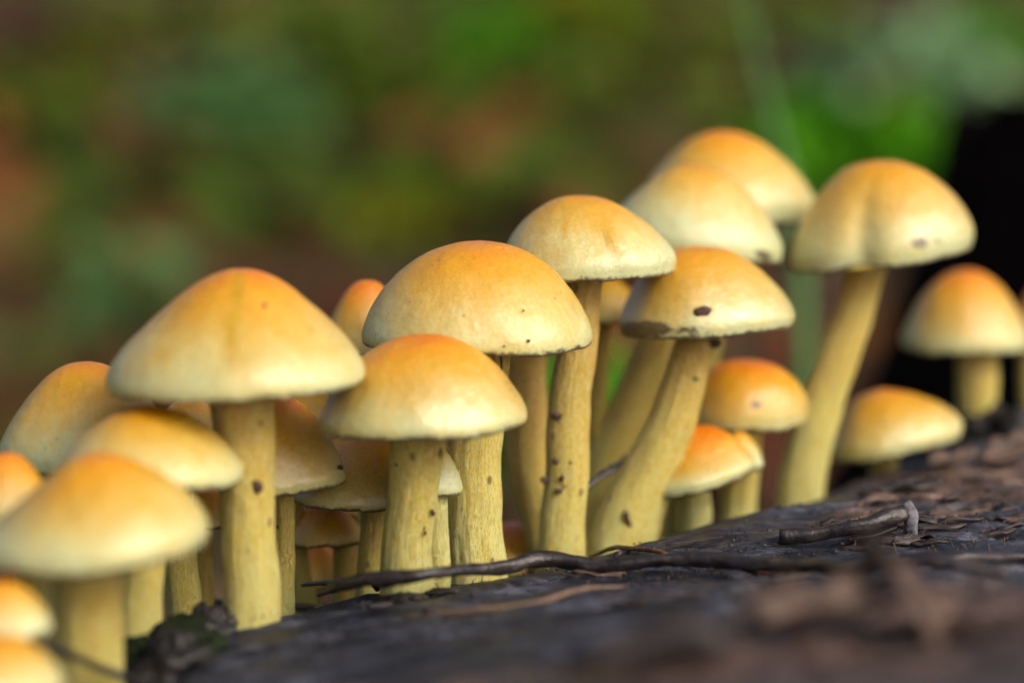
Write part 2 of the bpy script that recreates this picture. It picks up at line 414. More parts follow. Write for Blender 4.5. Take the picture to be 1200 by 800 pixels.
NPHI = 144
def mushroom(label, apex, Lp, Rp, d, stem, seed, warm=0.0, wet=0.35, vis=True, squash=0.92, lean=0.0, dbase=None,
             yel=(), stain=(), sstain=(), crease=None, lip=0.75, swarm=0.0, wave=1.0, gain=0.98):
    s = K*d; o0 = P(apex[0], apex[1], d)
    prof = lambda pts: [(0, 0)] + [(abs(x-apex[0])*s, -(y-apex[1])*s/cp) for x, y in pts]
    n = 52
    def unroll(q):
        k = max(range(len(q)), key=lambda i: q[i][0]); xm = q[k][0]
        return [p if i <= k else (xm-(xm-p[0])*0.2, p[1]) for i, p in enumerate(q)]
    Lq, Rq = resample(unroll(prof(Lp)), n), resample(unroll(prof(Rp)), n)
    def lipped(q):
        e = q[-1]; th = 0.045*lip
        ex = np.array([[e[0]-0.25*th, e[1]-0.8*th], [e[0]-0.8*th, e[1]-1.5*th], [e[0]-2.2*th, e[1]-1.7*th], [e[0]-4.0*th, e[1]-0.9*th]])
        return np.vstack([q, ex])
    Lq, Rq = lipped(Lq), lipped(Rq); N = len(Lq)
    tl = np.concatenate([np.linspace(0, 1, n), [1.012, 1.04, 1.09, 1.12]])
    # ---- shell
    phi = np.linspace(0, 2*math.pi, NPHI, endpoint=False); c, si = np.cos(phi), np.sin(phi)
    TT, CC = np.meshgrid(tl, c, indexing='ij'); _, SS = np.meshgrid(tl, si, indexing='ij')
    RX, LX = Rq[:, 0:1], Lq[:, 0:1]; RZ, LZ = Rq[:, 1:2], Lq[:, 1:2]
    rad = 1+0.035*wave*fbm(CC*1.3+seed, SS*1.3, TT*1.2, 3, seed)*np.minimum(TT, 1)*1.2*np.abs(SS)
    x = np.where(CC >= 0, RX*CC, LX*CC)
    ymax = (RX+LX)/2*squash
    y = ymax*SS*rad
    wgt = (1+CC)/2; z = RZ*wgt+LZ*(1-wgt)
    z = z + wave*0.07*fbm(CC*2+seed, SS*2, 0, 3, seed+3)*sstep(0.55, 1.0, TT)*np.abs(SS)
    z = z + 0.022*wave*fbm(x*3+seed, y*3, z*3, 3, seed+9)
    z = z + 0.022*wave*fbm(CC*9+seed, SS*9, 0, 3, seed+13)*sstep(0.9, 1.0, TT)
    if crease:
        cphi, depth, wd = crease
        dph = np.angle(np.exp(1j*(np.arctan2(SS, CC)-cphi)))
        k = np.exp(-(dph/wd)**2)*sstep(0.12, 0.75, TT)*depth
        x, y = x*(1-k), y*(1-k); z = z + 0.9*k*np.abs(z)*0.35
    cl, sl = math.cos(lean), math.sin(lean)
    def tilt(x, y, z): return x, y*cl - z*sl, y*sl + z*cl
    x, y, z = tilt(x, y, z)
    V = np.stack([x, y, z], -1).reshape(-1, 3)+o0
    # stem path --------------------------------------------------
    pts = list(stem); px, py, wpx = pts[-1]
    if vis:
        q, db = surf_hit(px, py)
        if q is None: db = d+0.8
    else: db = dbase or d+0.6
    rimz = (Rq[n-1, 1]+Lq[n-1, 1])/2
    ys = np.array([p[1] for p in pts], float); fr = (ys-apex[1])/max(1, ys[-1]-apex[1])
    ds = d+(db-d)*np.clip(fr, 0, 1)**1.3
    path = [P(p[0], p[1], q) for p, q in zip(pts, ds)]; rr = [p[2]*K*q/2 for p, q in zip(pts, ds)]
    top = path[0].copy(); dirn = path[0]-path[1]; dirn /= np.linalg.norm(dirn)
    zin = o0[2]+rimz*0.42
    path.insert(0, path[0]+dirn*max(0.2, (zin-path[0][2]))/max(0.5, dirn[2])*0.9); rr.insert(0, rr[0]*1.05)
    b = path[-1]; dirn = path[-1]-path[-2]; dirn /= np.linalg.norm(dirn)
    end = b.copy(); k = 0
    while end[2] > float(Hlow(end[0], end[1]))-0.5 and k < 150:
        end = end+np.array([dirn[0]*0.05, dirn[1]*0.05, -0.1]); k += 1
    base = b if k < 12 else end+np.array([0, 0, 0.4])
    path.append(end); rr.append(rr[-1]*1.0)
    path = np.array(path); rr = np.array(rr)
    root = empty('mushroom', base); tag(root, label, 'mushroom', 'yellow mushrooms clustered along the log')
    # masks
    PX, PY, D = proj(V); front = (np.tile(si, N) < 0.25)
    def mask(lst):
        a = np.zeros(len(PX))
        for (cx, cy, rx, ry, ang, amp) in lst:
            ca, sa = math.cos(math.radians(ang)), math.sin(math.radians(ang))
            u, w_ = (PX-cx)*ca+(PY-cy)*sa, -(PX-cx)*sa+(PY-cy)*ca
            a = np.maximum(a, amp*np.exp(-((u/rx)**2+(w_/ry)**2)))
        return a*front
    cv = np.stack([CC, SS, TT*2], -1).reshape(-1, 3)
    # centre the pole so that radial noise does not pinch
    cv[:, :2] *= np.minimum(1, TT.ravel()*2.2)[:, None]
    cap = mesh('cap', V, grid_faces(N, NPHI), M_cap, parent=root, origin=base,
               attrs={'cv': cv, 't': TT.ravel(), 'yel': mask(yel), 'stain': mask(stain)})
    cap['warm'] = float(warm); cap['gain'] = float(gain); cap['seed'] = float(seed*3.7); cap['wet'] = float(wet)
    # ---- gills: a folded underside from lip to stem
    ng = 150; ph = np.linspace(0, 2*math.pi, ng*2, endpoint=False); c2, s2 = np.cos(ph), np.sin(ph)
    le, re = Lq[-1], Rq[-1]; lv = np.linspace(1.0, 0.10, 9); GV, GC = [], []
    for r in lv:
        xx = np.where(c2 >= 0, re[0]*c2, le[0]*c2)*r; yy = (re[0]+le[0])/2*squash*s2*r
        wg = (1+c2)/2; ze = re[1]*wg+le[1]*(1-wg)
        ze = ze + wave*0.07*fbm(c2*2+seed, s2*2, 0, 3, seed+3)*np.abs(s2)*r
        zz = ze*(0.42+0.58*r**1.6) if True else ze
        fold = np.where(np.arange(ng*2) % 2 == 0, 0.0, 0.10)*np.minimum(1, (1-r)*6)*min(1, r*1.5)
        xx, yy, zz = tilt(xx, yy, zz+fold)
        GV.append(np.stack([xx, yy, zz], 1)); GC.append(np.stack([c2, s2, np.full(ng*2, r)], 1))
    g = mesh('gills', np.vstack(GV)+o0, grid_faces(9, ng*2), M_gill, parent=cap, attrs={'cv': np.vstack(GC)}, origin=base, smooth=False)
    # ---- stem
    nr, ns = 90, 130
    q = np.concatenate([[0], np.cumsum(np.linalg.norm(np.diff(path, axis=0), axis=1))]); u = np.linspace(0, q[-1], ns)
    cen = np.stack([np.interp(u, q, path[:, i]) for i in range(3)], 1); rad_ = np.interp(u, q, rr)
    ker = np.ones(13)/13
    for i in range(3):
        cen[:, i] = np.convolve(np.pad(cen[:, i], 6, mode='reflect', reflect_type='odd'), ker, 'valid')
    rad_ = np.convolve(np.pad(rad_, 6, mode='edge'), ker, 'valid')
    cen[:, 0] += 0.07*fbm(u*0.7+seed, seed, 0, 3, seed); cen[:, 1] += 0.03*fbm(u*0.8+seed, 3, 0, 2, seed+1)
    tg = np.gradient(cen, axis=0); tg /= np.linalg.norm(tg, axis=1)[:, None]
    ref = np.array([1.0, 0, 0]); bx = ref-tg*(tg@ref)[:, None]; bx /= np.linalg.norm(bx, axis=1)[:, None]; by = np.cross(tg, bx)
    a = np.linspace(0, 2*math.pi, nr, endpoint=False); A, U = np.meshgrid(a, u); ca, sa = np.cos(A), np.sin(A)
    R = rad_[:, None]*(1+0.045*fbm(ca*1.4+seed, sa*1.4, U*0.9, 3, seed)*1.6+0.05*fbm(ca*4+seed, sa*4, U*0.9, 3, seed+5)+0.035*fbm(ca*9+seed, sa*9, U*3.2, 3, seed+6))
    SV = cen[:, None]+bx[:, None]*(R*ca)[..., None]+by[:, None]*(R*sa)[..., None]
    SV = SV.reshape(-1, 3); PX, PY, D = proj(SV)
    nrm = (SV-np.repeat(cen, nr, 0)); front = (nrm[:, 1] < 0.02)
    m_ = mask(sstain)
    vt = np.repeat(np.clip((u-u[0]-0.3)/max(1, (u[-1]-0.8)), 0, 1), nr)
    stm = mesh('stem', SV, grid_faces(ns, nr), M_stem, parent=root, origin=base,
               attrs={'cv': np.stack([ca, sa, U], -1).reshape(-1, 3), 't': vt, 'stain': m_})
    stm['warm'] = float(swarm); stm['seed'] = float(seed*2.3)
    root['_v'] = 0; del root['_v']
    return root, cap, stm, base, V, SV

def flecks(parent, base, verts, spots):
    """crumbs of dirt sticking to a cap or stem, each an own small lump lying on the surface"""
    PX, PY, D = proj(verts)
    for (px, py, wpx, hpx, ang) in spots:
        dist = (PX-px)**2+(PY-py)**2; near_ = np.where(dist < dist.min()+30)[0]
        i = near_[np.argmin(D[near_])]; d = D[i]-0.012; c0 = P(px, py, d)
        seed = int(px*7+py); n = 12; rows = []
        for k, (rf, hh) in enumerate([(1.0, -0.02), (0.9, 0.006), (0.5, 0.016), (0.05, 0.018)]):
            a = np.linspace(0, 2*math.pi, n, endpoint=False); rr = rf*(1+0.95*fbm(np.cos(a)*1.5+seed, np.sin(a)*1.5, 0, 3, seed)*1.4)
            u, w_ = np.cos(a)*rr*wpx/2*K*d, np.sin(a)*rr*hpx/2*K*d
            ca, sa = math.cos(ang), math.sin(ang); xx, zz = u*ca-w_*sa, u*sa+w_*ca
            rows.append(np.stack([c0[0]+xx, c0[1]-hh+0*xx, c0[2]+zz], 1))
        mesh('dirt_speck', np.vstack(rows), grid_faces(4, n)+[tuple(range(3*n, 4*n))], M_speck, parent=parent, origin=base)

MU = {}
def mk(key, *a, **k): MU[key] = mushroom(*a, **k); return MU[key]

mk('A', 'largest mushroom at left centre, yellow-orange cap with a drip streak on a thick stem', (283, 315),
   [(262, 317), (235, 328), (206, 348), (178, 373), (150, 398), (132, 420), (122, 441), (123, 452)],
   [(306, 318), (332, 331), (360, 353), (388, 378), (410, 402), (423, 422), (427, 434), (424, 441)], 39.5,
   [(285, 475, 74), (290, 520, 66), (290, 570, 62), (291, 620, 63), (292, 670, 66), (291, 728, 70)], 1, warm=0.02, wet=0.4,
   yel=[(278, 345, 10, 30, 0, 0.9), (272, 395, 12, 45, 4, 0.9), (290, 430, 16, 40, 0, 0.45)],
   stain=[(405, 458, 8, 3, 0, 0.4)], sstain=[(302, 571, 8, 8, 0, 0.75), (256, 500, 5, 20, 0, 0.45), (345, 590, 3, 4, 0, .6)], swarm=0.05)
mk('B', 'broad out of focus cap at far left, reaching past the left edge', (118, 531),
   [(95, 533), (70, 547), (45, 567), (20, 588), (-5, 610), (-24, 628), (-31, 642), (-28, 652)],
   [(140, 534), (165, 545), (193, 560), (218, 580), (235, 600), (242, 616), (241, 626), (236, 632)], 36.4,
   [(105, 665, 84), (104, 720, 80), (104, 800, 84), (104, 850, 88)], 2, warm=-0.02, vis=False, dbase=37.6)
mk('C', 'smooth orange-topped cap at the left edge, behind the largest mushroom and above the blurred one', (103, 424),
   [(80, 427), (58, 438), (38, 458), (20, 481), (6, 503), (-2, 520), (-4, 530), (0, 538)],
   [(122, 427), (142, 437), (162, 455), (182, 480), (197, 503), (204, 520), (205, 530), (201, 538)], 41.6,
   [(80, 560, 40), (70, 640, 34), (66, 700, 34), (64, 760, 36)], 3, warm=0.0, vis=False, dbase=40.6,
   yel=[(100, 455, 30, 14, 0, 0.7)])
mk('D', 'pale cream cap tucked under the left side of the largest cap, orange at its top', (172, 476),
   [(150, 480), (125, 490), (102, 505), (84, 522), (75, 536), (72, 545), (75, 552)],
   [(197, 480), (222, 489), (247, 505), (268, 525), (280, 542), (284, 552), (281, 560)], 38.9,
   [(168, 575, 56), (166, 640, 55), (164, 700, 55), (163, 748, 58)], 4, warm=-0.02, swarm=-0.1, yel=[(215, 505, 36, 14, 15, 0.35)])
mk('E', 'small yellow cap glimpsed behind the thick stem of the largest mushroom, slender stem below', *sym(222, 466, 46, 46), 42.6,
   [(208, 540, 38), (205, 600, 38), (212, 660, 40), (220, 724, 44)], 5, warm=0.0, vis=True, sstain=[(229, 700, 2, 3, 0, 0.7)])
mk('F', 'plain orange cap cut by the left edge, just above the blurred broad cap', *sym(6, 530, 56, 72), 38.4,
   [(28, 620, 30), (34, 690, 30), (36, 740, 32)], 6, warm=0.12, vis=False, dbase=38.8)
mk('G', 'small blurred cap in the bottom left corner just above the dark twig', *sym(3, 681, 57, 56), 35.2,
   [(5, 740, 50), (5, 800, 50), (5, 850, 52)], 7, warm=-0.05, vis=False, dbase=36.0)
mk('H', 'blurred orange and cream cap in the bottom left corner, below the dark twig', *sym(-2, 744, 76, 60), 33.6,
   [(0, 820, 60), (0, 880, 60)], 8, warm=-0.03, vis=False, dbase=34.4)
mk('I', 'shaded orange cap right of the thick speckled stem, with a bright wet pale rim', (322, 460),
   [(305, 463), (290, 475), (275, 495), (262, 520), (254, 545), (250, 560), (252, 568)],
   [(342, 466), (363, 482), (382, 506), (396, 532), (404, 548), (406, 555), (402, 561)], 41.9,
   [(332, 583, 24), (333, 620, 24), (334, 660, 24), (333, 714, 28)], 9, warm=0.12, wet=1.0, stain=[(398, 548, 6, 6, 0, 0.6)], sstain=[(326, 617, 3, 5, 0, 0.7)])
mk('J', 'bright yellow cap showing only between the two largest left caps', *sym(360, 452, 46, 44), 44.3,
   [(345, 560, 26), (346, 620, 26), (352, 670, 26), (358, 706, 28)], 10, warm=0.15, yel=[(358, 478, 40, 30, 0, 0.8)])
mk('K', 'wide shaded cap beneath the centre front cap, its thin stem rising from the stick', *sym(432, 504, 92, 76), 43.2,
   [(438, 590, 32), (437, 620, 30), (434, 650, 30), (433, 672, 32)], 11, warm=0.12, wet=1.0)
mk('K2', 'little pale cream cap peeking out between two thick centre stems, on a whitish stem', *sym(503, 518, 39, 55), 41.9,
   [(512, 588, 26), (514, 620, 25), (516, 668, 26)], 12, warm=-0.35, swarm=-0.9, vis=False, dbase=42.0)
mk('L', 'front centre mushroom with glossy orange-topped cap and stout smooth stem behind the stick', (497, 392),
   [(475, 394), (450, 402), (425, 417), (404, 437), (388, 459), (377, 479), (372, 491), (374, 499)],
   [(520, 394), (545, 402), (568, 416), (588, 434), (603, 454), (613, 470), (618, 482), (616, 490)], 40.7,
   [(488, 518, 68), (484, 560, 60), (480, 610, 58), (477, 655, 60), (478, 690, 66)], 13, warm=0.06, wet=0.9,
   yel=[(512, 425, 14, 10, 0, 0.6), (500, 458, 34, 14, 10, 0.6)], sstain=[(516, 530, 4, 12, 0, 0.7), (497, 620, 3, 4, 0, 0.8), (478, 652, 30, 5, 0, 0.33)], swarm=-0.08)
mk('M', 'large rounded orange cap in the centre with fine speckles, behind the front centre mushroom', (560, 283),
   [(530, 286), (500, 296), (472, 314), (450, 336), (435, 358), (426, 378), (423, 389), (425, 397)],
   [(590, 285), (618, 295), (645, 313), (667, 336), (683, 360), (692, 379), (695, 391), (693, 398)], 42.7,
   [(566, 425, 66), (560, 490, 64), (556, 540, 66), (556, 600, 68), (559, 665, 74)], 14, warm=0.04, wet=0.25, swarm=-0.02)
mk('N', 'plain orange cap half hidden behind the left side of the large central cap', *sym(430, 328, 52, 80), 45.4,
   [(432, 420, 34), (434, 500, 34), (436, 600, 34)], 15, warm=0.12, vis=False, dbase=46.0)
mk('O', 'pointed cream-yellow cap right of centre on a long stem marked with dark brown scars', (680, 229),
   [(658, 231), (638, 239), (618, 254), (602, 272), (592, 290), (588, 302), (588, 310), (592, 315)],
   [(705, 232), (728, 241), (752, 256), (773, 274), (787, 289), (793, 300), (792, 308), (788, 314)], 44.4,
   [(685, 338, 42), (681, 380, 44), (674, 430, 47), (667, 490, 50), (661, 560, 52), (659, 610, 54), (660, 648, 58)], 16, warm=-0.10, wet=0.4,
   yel=[(714, 282, 7, 26, -32, 1.0), (650, 300, 30, 12, 0, .4)], stain=[(745, 328, 44, 6, -6, 0.6), (693, 332, 14, 7, 0, 0.55)],
   sstain=[(655, 490, 7, 9, 20, 0.75), (660, 572, 12, 9, 0, 0.55), (640, 560, 5, 16, 0, 0.5), (652, 538, 4, 4, 0, 0.7), (668, 542, 5, 3, 0, .6), (700, 420, 3, 6, 0, .5)], swarm=0.18)
mk('P', 'cap with a dark crumb on it and muddy left rim, on a thick leaning stem', (818, 289),
   [(798, 291), (778, 298), (757, 315), (741, 339), (731, 360), (726, 374), (727, 382), (731, 387)],
   [(842, 290), (866, 298), (890, 314), (911, 334), (925, 351), (932, 364), (931, 371), (927, 375)], 45.6,
   [(816, 402, 46), (805, 440, 50), (788, 490, 56), (766, 545, 63), (745, 590, 70), (728, 632, 80)], 17, warm=0.02, wet=1.0,
   stain=[(755, 386, 44, 12, -2, 1.0), (805, 386, 40, 11, 0, 0.6), (855, 393, 60, 8, 0, 0.55), (735, 372, 8, 16, 0, 0.4)],
   sstain=[(735, 606, 4, 11, 20, 0.75), (836, 400, 10, 6, 0, 0.7), (758, 553, 6, 5, 0, 0.4)], swarm=0.05)
mk('Q', 'blurred cream cap at upper right under the topmost cap, brown spot on its right rim', (812, 193),
   [(790, 196), (768, 207), (748, 223), (730, 240), (720, 255), (716, 266), (718, 274)],
   [(835, 196), (858, 207), (880, 228), (899, 252), (911, 271), (918, 286), (918, 296), (911, 303)], 48.0,
   [(806, 330, 50), (790, 372, 52), (768, 415, 54), (744, 465, 56), (722, 520, 58), (706, 570, 60), (695, 615, 62)], 18, warm=-0.22, vis=True,
   stain=[(895, 300, 16, 9, 20, 0.8)], squash=0.85, swarm=0.1)
mk('R', 'topmost cap at upper right, orange with a pale bluish right edge', (848, 153),
   [(828, 156), (806, 165), (785, 182), (768, 202), (756, 220), (749, 233), (751, 240)],
   [(873, 157), (897, 169), (920, 187), (940, 207), (953, 226), (957, 240), (952, 251), (945, 257)], 50.6,
   [(850, 270, 46), (838, 340, 46), (820, 420, 48), (800, 500, 48), (788, 600, 50)], 19, warm=0.0, vis=False, dbase=50.5, squash=0.85)
mk('S', 'small yellow cap seen only through the gap between two pointed caps', *sym(716, 326, 40, 46), 47.8,
   [(705, 385, 22), (702, 405, 20), (700, 480, 22)], 20, warm=0.0, vis=False, dbase=48.4, yel=[(716, 350, 50, 40, 0, 0.9)])
mk('S2', 'curved shaded stem between the large central cap and the scarred stem, its cap hidden', *sym(604, 322, 50, 62), 46.0,
   [(612, 405, 50), (613, 450, 50), (616, 500, 52), (622, 550, 52), (632, 600, 50), (645, 650, 48)], 21, warm=0.1, swarm=0.25)
mk('T', 'tall upper right mushroom with a creased cap on a long leaning stem', (1030, 188),
   [(1008, 191), (985, 202), (963, 225), (946, 250), (933, 277), (927, 296), (927, 306), (931, 312)],
   [(1055, 190), (1080, 198), (1104, 214), (1124, 234), (1137, 253), (1142, 267), (1140, 277), (1133, 284)], 48.4,
   [(1020, 300, 46), (1008, 345, 46), (992, 395, 48), (974, 445, 50), (958, 495, 52), (946, 535, 52), (941, 568, 54)], 22, warm=-0.04, wet=0.6,
   crease=(-1.9, 0.13, 0.22), stain=[(1078, 284, 14, 9, 0, 0.85), (1100, 282, 24, 8, 0, 0.5)], wave=1.4)
mk('U', 'blurred rounded orange cap near the right edge on a straight stem', (1132, 316),
   [(1115, 319), (1096, 331), (1079, 351), (1067, 374), (1060, 391), (1059, 400), (1062, 405)],
   [(1150, 319), (1169, 331), (1186, 351), (1198, 374), (1205, 391), (1206, 400), (1203, 405)], 52.2,
   [(1145, 412, 46), (1146, 450, 48), (1144, 490, 42), (1137, 532, 30)], 23, warm=0.18, gain=1.2, vis=True)
mk('V', 'cap and stem only just entering the picture at the right edge', *sym(1228, 325, 40, 66), 53.4,
   [(1212, 400, 28), (1210, 450, 28), (1208, 496, 28)], 24, warm=0.3, vis=True)
mk('W', 'low wide orange cap squatting on the log at right, almost without stem', (1038, 457),
   [(1018, 460), (1001, 471), (988, 488), (979, 508), (975, 522), (976, 530), (981, 535)],
   [(1058, 459), (1083, 465), (1104, 473), (1119, 483), (1128, 494), (1128, 501), (1122, 507)], 50.0,
   [(1035, 536, 34), (1034, 552, 34)], 25, warm=0.0, gain=0.95, stain=[(1034, 498, 6, 5, 0, 0.6), (1012, 484, 5, 4, 0, 0.4)], wet=0.6)
mk('X', 'blurred orange cap with one dark dot, between the two leaning stems', (872, 422),
   [(850, 424), (830, 433), (815, 449), (806, 467), (802, 480), (804, 488), (809, 493)],
   [(893, 423), (915, 431), (932, 444), (943, 459), (947, 473), (944, 483), (937, 491)], 48.0,
   [(872, 510, 40), (868, 545, 40), (866, 582, 42)], 26, warm=0.26, gain=1.15, stain=[(886, 474, 9, 6, 0, 0.9)])
mk('Y', 'small vivid orange-red cap low behind the leaning stem, pale spreading rim', (818, 498),
   [(802, 502), (788, 514), (775, 532), (764, 551), (755, 566), (753, 574), (758, 580)],
   [(837, 500), (855, 508), (868, 519), (879, 529), (886, 536), (886, 541), (880, 545)], 46.4,
   [(812, 560, 36), (815, 578, 36), (815, 592, 38)], 27, warm=0.56, gain=1.6, wet=0.6, swarm=-0.5)
mk('Z', 'smallest pale cap with frilled rim right of the vivid orange-red cap', *sym(866, 506, 29, 38), 47.0,
   [(866, 548, 38), (865, 565, 38), (864, 584, 40)], 28, warm=-0.2, swarm=-0.2)
mk('AA', 'dark shaded cap low under the wide shaded cap, on a greenish stem', *sym(382, 588, 44, 44), 44.6,
   [(404, 640, 30), (404, 655, 30), (404, 674, 32)], 29, warm=0.25)
mk('AB', 'brown-orange cap deep in shadow just above the stick end at lower left', *sym(368, 630, 34, 52), 47.0,
   [(368, 690, 22), (368, 715, 22)], 30, warm=0.28, vis=False, dbase=47.2)
mk('AC', 'small shaded cap left of the thickest stem, under the pale cream cap', *sym(240, 560, 34, 52), 43.6,
   [(240, 620, 22), (241, 680, 22)], 31, warm=0.2, vis=False, dbase=44.0)
mk('AD', 'little smooth orange cap low between the thick centre stem and the scarred stem', *sym(600, 612, 52, 50), 47.4,
   [(600, 665, 24), (600, 690, 24)], 32, warm=0.28, vis=False, dbase=47.6)
mk('AE', 'short pinkish stem at the foot of the leaning stem, cap tucked under the orange-red one', *sym(782, 536, 22, 40), 47.0,
   [(777, 580, 34), (776, 596, 34), (775, 608, 36)], 33, warm=0.2, swarm=-0.6)

def fl(key, spots, on='cap'):
    r = MU[key]; flecks(r[1] if on == 'cap' else r[2], r[3], r[4] if on == 'cap' else r[5], spots)
fl('P', [(826, 364, 20, 15, 0.3)])
fl('P', [(838, 402, 12, 9, 0), (735, 606, 7, 16, 0.4), (816, 444, 7, 4, 0)], 'stem')
fl('O', [(638, 564, 9, 12, 0), (652, 487, 12, 10, .5), (659, 560, 10, 8, 0), (655, 575, 12, 6, 0), (650, 540, 7, 7, 0)], 'stem')
fl('M', [(619, 399, 4, 4, 0), (591, 406, 3, 3, 0), (613, 364, 3, 3, 0)])
fl('I', [(399, 547, 6, 6, 0)])
fl('A', [(310, 357, 4, 4, 0), (365, 385, 3, 3, 0)])
fl('L', [(498, 624, 4, 6, 0), (507, 600, 5, 7, 0), (464, 545, 3, 3, 0), (478, 505, 3, 3, 0)], 'stem')
fl('A', [(302, 570, 13, 14, 0), (306, 497, 4, 4, 0)], 'stem')

# ------------------------------------------------------------------ twigs, stalks
def tube(name, path, radii, mat, label, cat, rough=0.12, nr=14, step=0.12, seed=0, group=None, parent=None, origin=None):
    path = np.array(path, float); radii = np.array(radii, float)
    if len(radii) != len(path): radii = np.interp(np.linspace(0, 1, len(path)), np.linspace(0, 1, len(radii)), radii)
    q = np.concatenate([[0], np.cumsum(np.linalg.norm(np.diff(path, axis=0), axis=1))])
    ns = max(6, int(q[-1]/step)); u = np.linspace(0, q[-1], ns)
    cen = np.stack([np.interp(u, q, path[:, i]) for i in range(3)], 1)
    kk = 5; ker = np.ones(kk)/kk
    if ns > 12:
        for i in range(3): cen[:, i] = np.convolve(np.pad(cen[:, i], kk//2, mode='reflect', reflect_type='odd'), ker, 'valid')
    r0 = np.interp(u, q, radii)
    for i in range(3): cen[:, i] += r0.mean()*0.5*fbm(u*1.3+seed, seed+i*9, 0, 3, seed+i)
    tg = np.gradient(cen, axis=0); tg /= np.linalg.norm(tg, axis=1)[:, None]
    ref = np.array([0.05, 0.1, 1.0]) if abs(tg[:, 2]).mean() < 0.8 else np.array([1.0, 0.1, 0.0])
    bx = ref-tg*(tg@ref)[:, None]; bx /= np.linalg.norm(bx, axis=1)[:, None]; by = np.cross(tg, bx)
    a = np.linspace(0, 2*math.pi, nr, endpoint=False); A, U = np.meshgrid(a, u); ca, sa = np.cos(A), np.sin(A)
    R = r0[:, None]*(1+rough*3*fbm(ca+seed, sa, U*2.2, 3, seed)+rough*2*fbm(ca*3, sa*3, U*5, 2, seed+4))
    V = (cen[:, None]+bx[:, None]*(R*ca)[..., None]+by[:, None]*(R*sa)[..., None]).reshape(-1, 3)
    F = grid_faces(ns, nr)+[tuple(range(nr))[::-1], tuple(range((ns-1)*nr, ns*nr))]
    if parent is not None: return mesh(name, V, F, mat, parent=parent, origin=origin)
    o = mesh(name, V, F, mat, origin=path[0]); return tag(o, label, cat, group)
def logpath(pts, lift):
    return [on_log(px, py+6, lift) for px, py in pts]

stick_pts = [(372, 690), (400, 684), (440, 679), (500, 674), (560, 669), (640, 668), (700, 666), (760, 664), (830, 663), (900, 668), (960, 674), (1010, 680), (1080, 684), (1180, 688)]
root = empty('long_stick', on_log(400, 690)); b0 = on_log(400, 690)
tag(root, 'long thin dark knobbly stick lying along the log in front of the stems', 'stick')
sp_ = logpath(stick_pts, 0.26)
for i, d_ in ((1, 40.5), (2, 40.2), (3, 40.0), (4, 40.9)):     # propped up a little where it passes the stem feet
    sp_[i] = P(stick_pts[i][0], stick_pts[i][1]-1, d_)
tube('branch', sp_, [0.04, 0.10, 0.12, 0.10, 0.10, 0.12, 0.12, 0.12, 0.12, 0.11, 0.11, 0.10, 0.09, 0.08], M_twig, None, None, rough=0.16, seed=3, parent=root, origin=b0)
tube('side_shoot', [sp_[1]+[0, 0, 0], P(385, 683, 43.0), P(355, 686, 43.6)], [0.08, 0.05, 0.03], M_twig, None, None, seed=5, parent=root, origin=b0)
for (px, py, dx, dz) in [(445, 672, -.15, .16), (720, 660, .1, .2), (905, 664, .14, .12)]:
    q = on_log(px, py+8, 0.2); tube('knot', [q, q+[dx*.6, -.03, dz*.5], q+[dx, -.05, dz*.8]], [0.09, 0.07, 0.03], M_twig, None, None, seed=int(px), nr=10, step=0.04, parent=root, origin=b0)

b0 = on_log(920, 650); root = empty('broken_twig', b0); tag(root, 'short broken twig with a whitish tip lying on the right part of the log', 'twig')
tp = [on_log(911, 641, .16), on_log(935, 640, .2), on_log(970, 638, .26), on_log(1010, 637, .3), on_log(1040, 633, .36), on_log(1062, 631, .42)]
tube('branch', tp, [0.13, 0.13, 0.12, 0.13, 0.16, 0.11], M_twig, None, None, rough=0.14, seed=11, parent=root, origin=b0)
tube('whitish_tip', [tp[-1]+[-.05, 0, .12], tp[-1]+[.08, 0, -.05], tp[-1]+[.1, -.05, -.38]], [0.09, 0.13, 0.10], M_whitish, None, None, rough=.2, seed=12, step=0.05, parent=root, origin=b0)
tube('side_shoot', [on_log(1060, 655, .12), on_log(1090, 665, .16), on_log(1130, 668, .16), on_log(1180, 662, .14), on_log(1230, 655, .14)], [0.10, 0.12, 0.12, 0.10, .09], M_twig, None, None, rough=0.18, seed=14, parent=root, origin=b0)
tube('thin_stalk', logpath([(690, 646), (720, 641), (750, 645), (775, 651), (810, 654), (850, 655), (900, 660), (935, 664)], 0.10), [0.025, 0.045, 0.04, 0.05, 0.04, 0.04, 0.03, 0.015], M_twigred, 'thin reddish-brown curved stalk lying behind the long stick, near the leaning stem', 'stalk', seed=21, nr=8)
tube('straw', logpath([(470, 714), (520, 716), (570, 713), (630, 706), (680, 694), (730, 686)], 0.05), [0.02, 0.04, 0.045, 0.045, 0.035, 0.02], M_straw, 'long pale brown straw lying on the log in front of the long stick', 'straw', seed=23, nr=8)
tube('dead_twig', [P(-30, 744, 35.6), P(20, 748, 35.4), P(60, 757, 35.8), P(105, 778, 36.3), P(150, 795, 36.8), P(185, 806, 37.2)], [0.045, 0.055, 0.07, 0.06, 0.06, 0.05], M_twig, 'dark twig crossing in front of the bottom left mushrooms', 'twig', seed=27)
tube('twig_splinter', [P(678, 578, 45.2), P(692, 569, 45.3), P(705, 558, 45.5), P(718, 552, 45.7), P(728, 541, 45.9), P(732, 532, 46.1)], [0.02, 0.05, 0.06, 0.09, 0.04, 0.02], M_twig, 'black splinter caught between the scarred stem and the leaning stem', 'splinter', seed=31, nr=8, step=.05)
tube('root_fibre', [P(225, 703, 44.5), P(258, 706, 44.5), P(300, 708, 44.6), P(370, 712, 44.8)], [0.07, 0.06, 0.06], M_twig, 'dark root fibre behind the thickest stem near the log edge', 'root', seed=35)
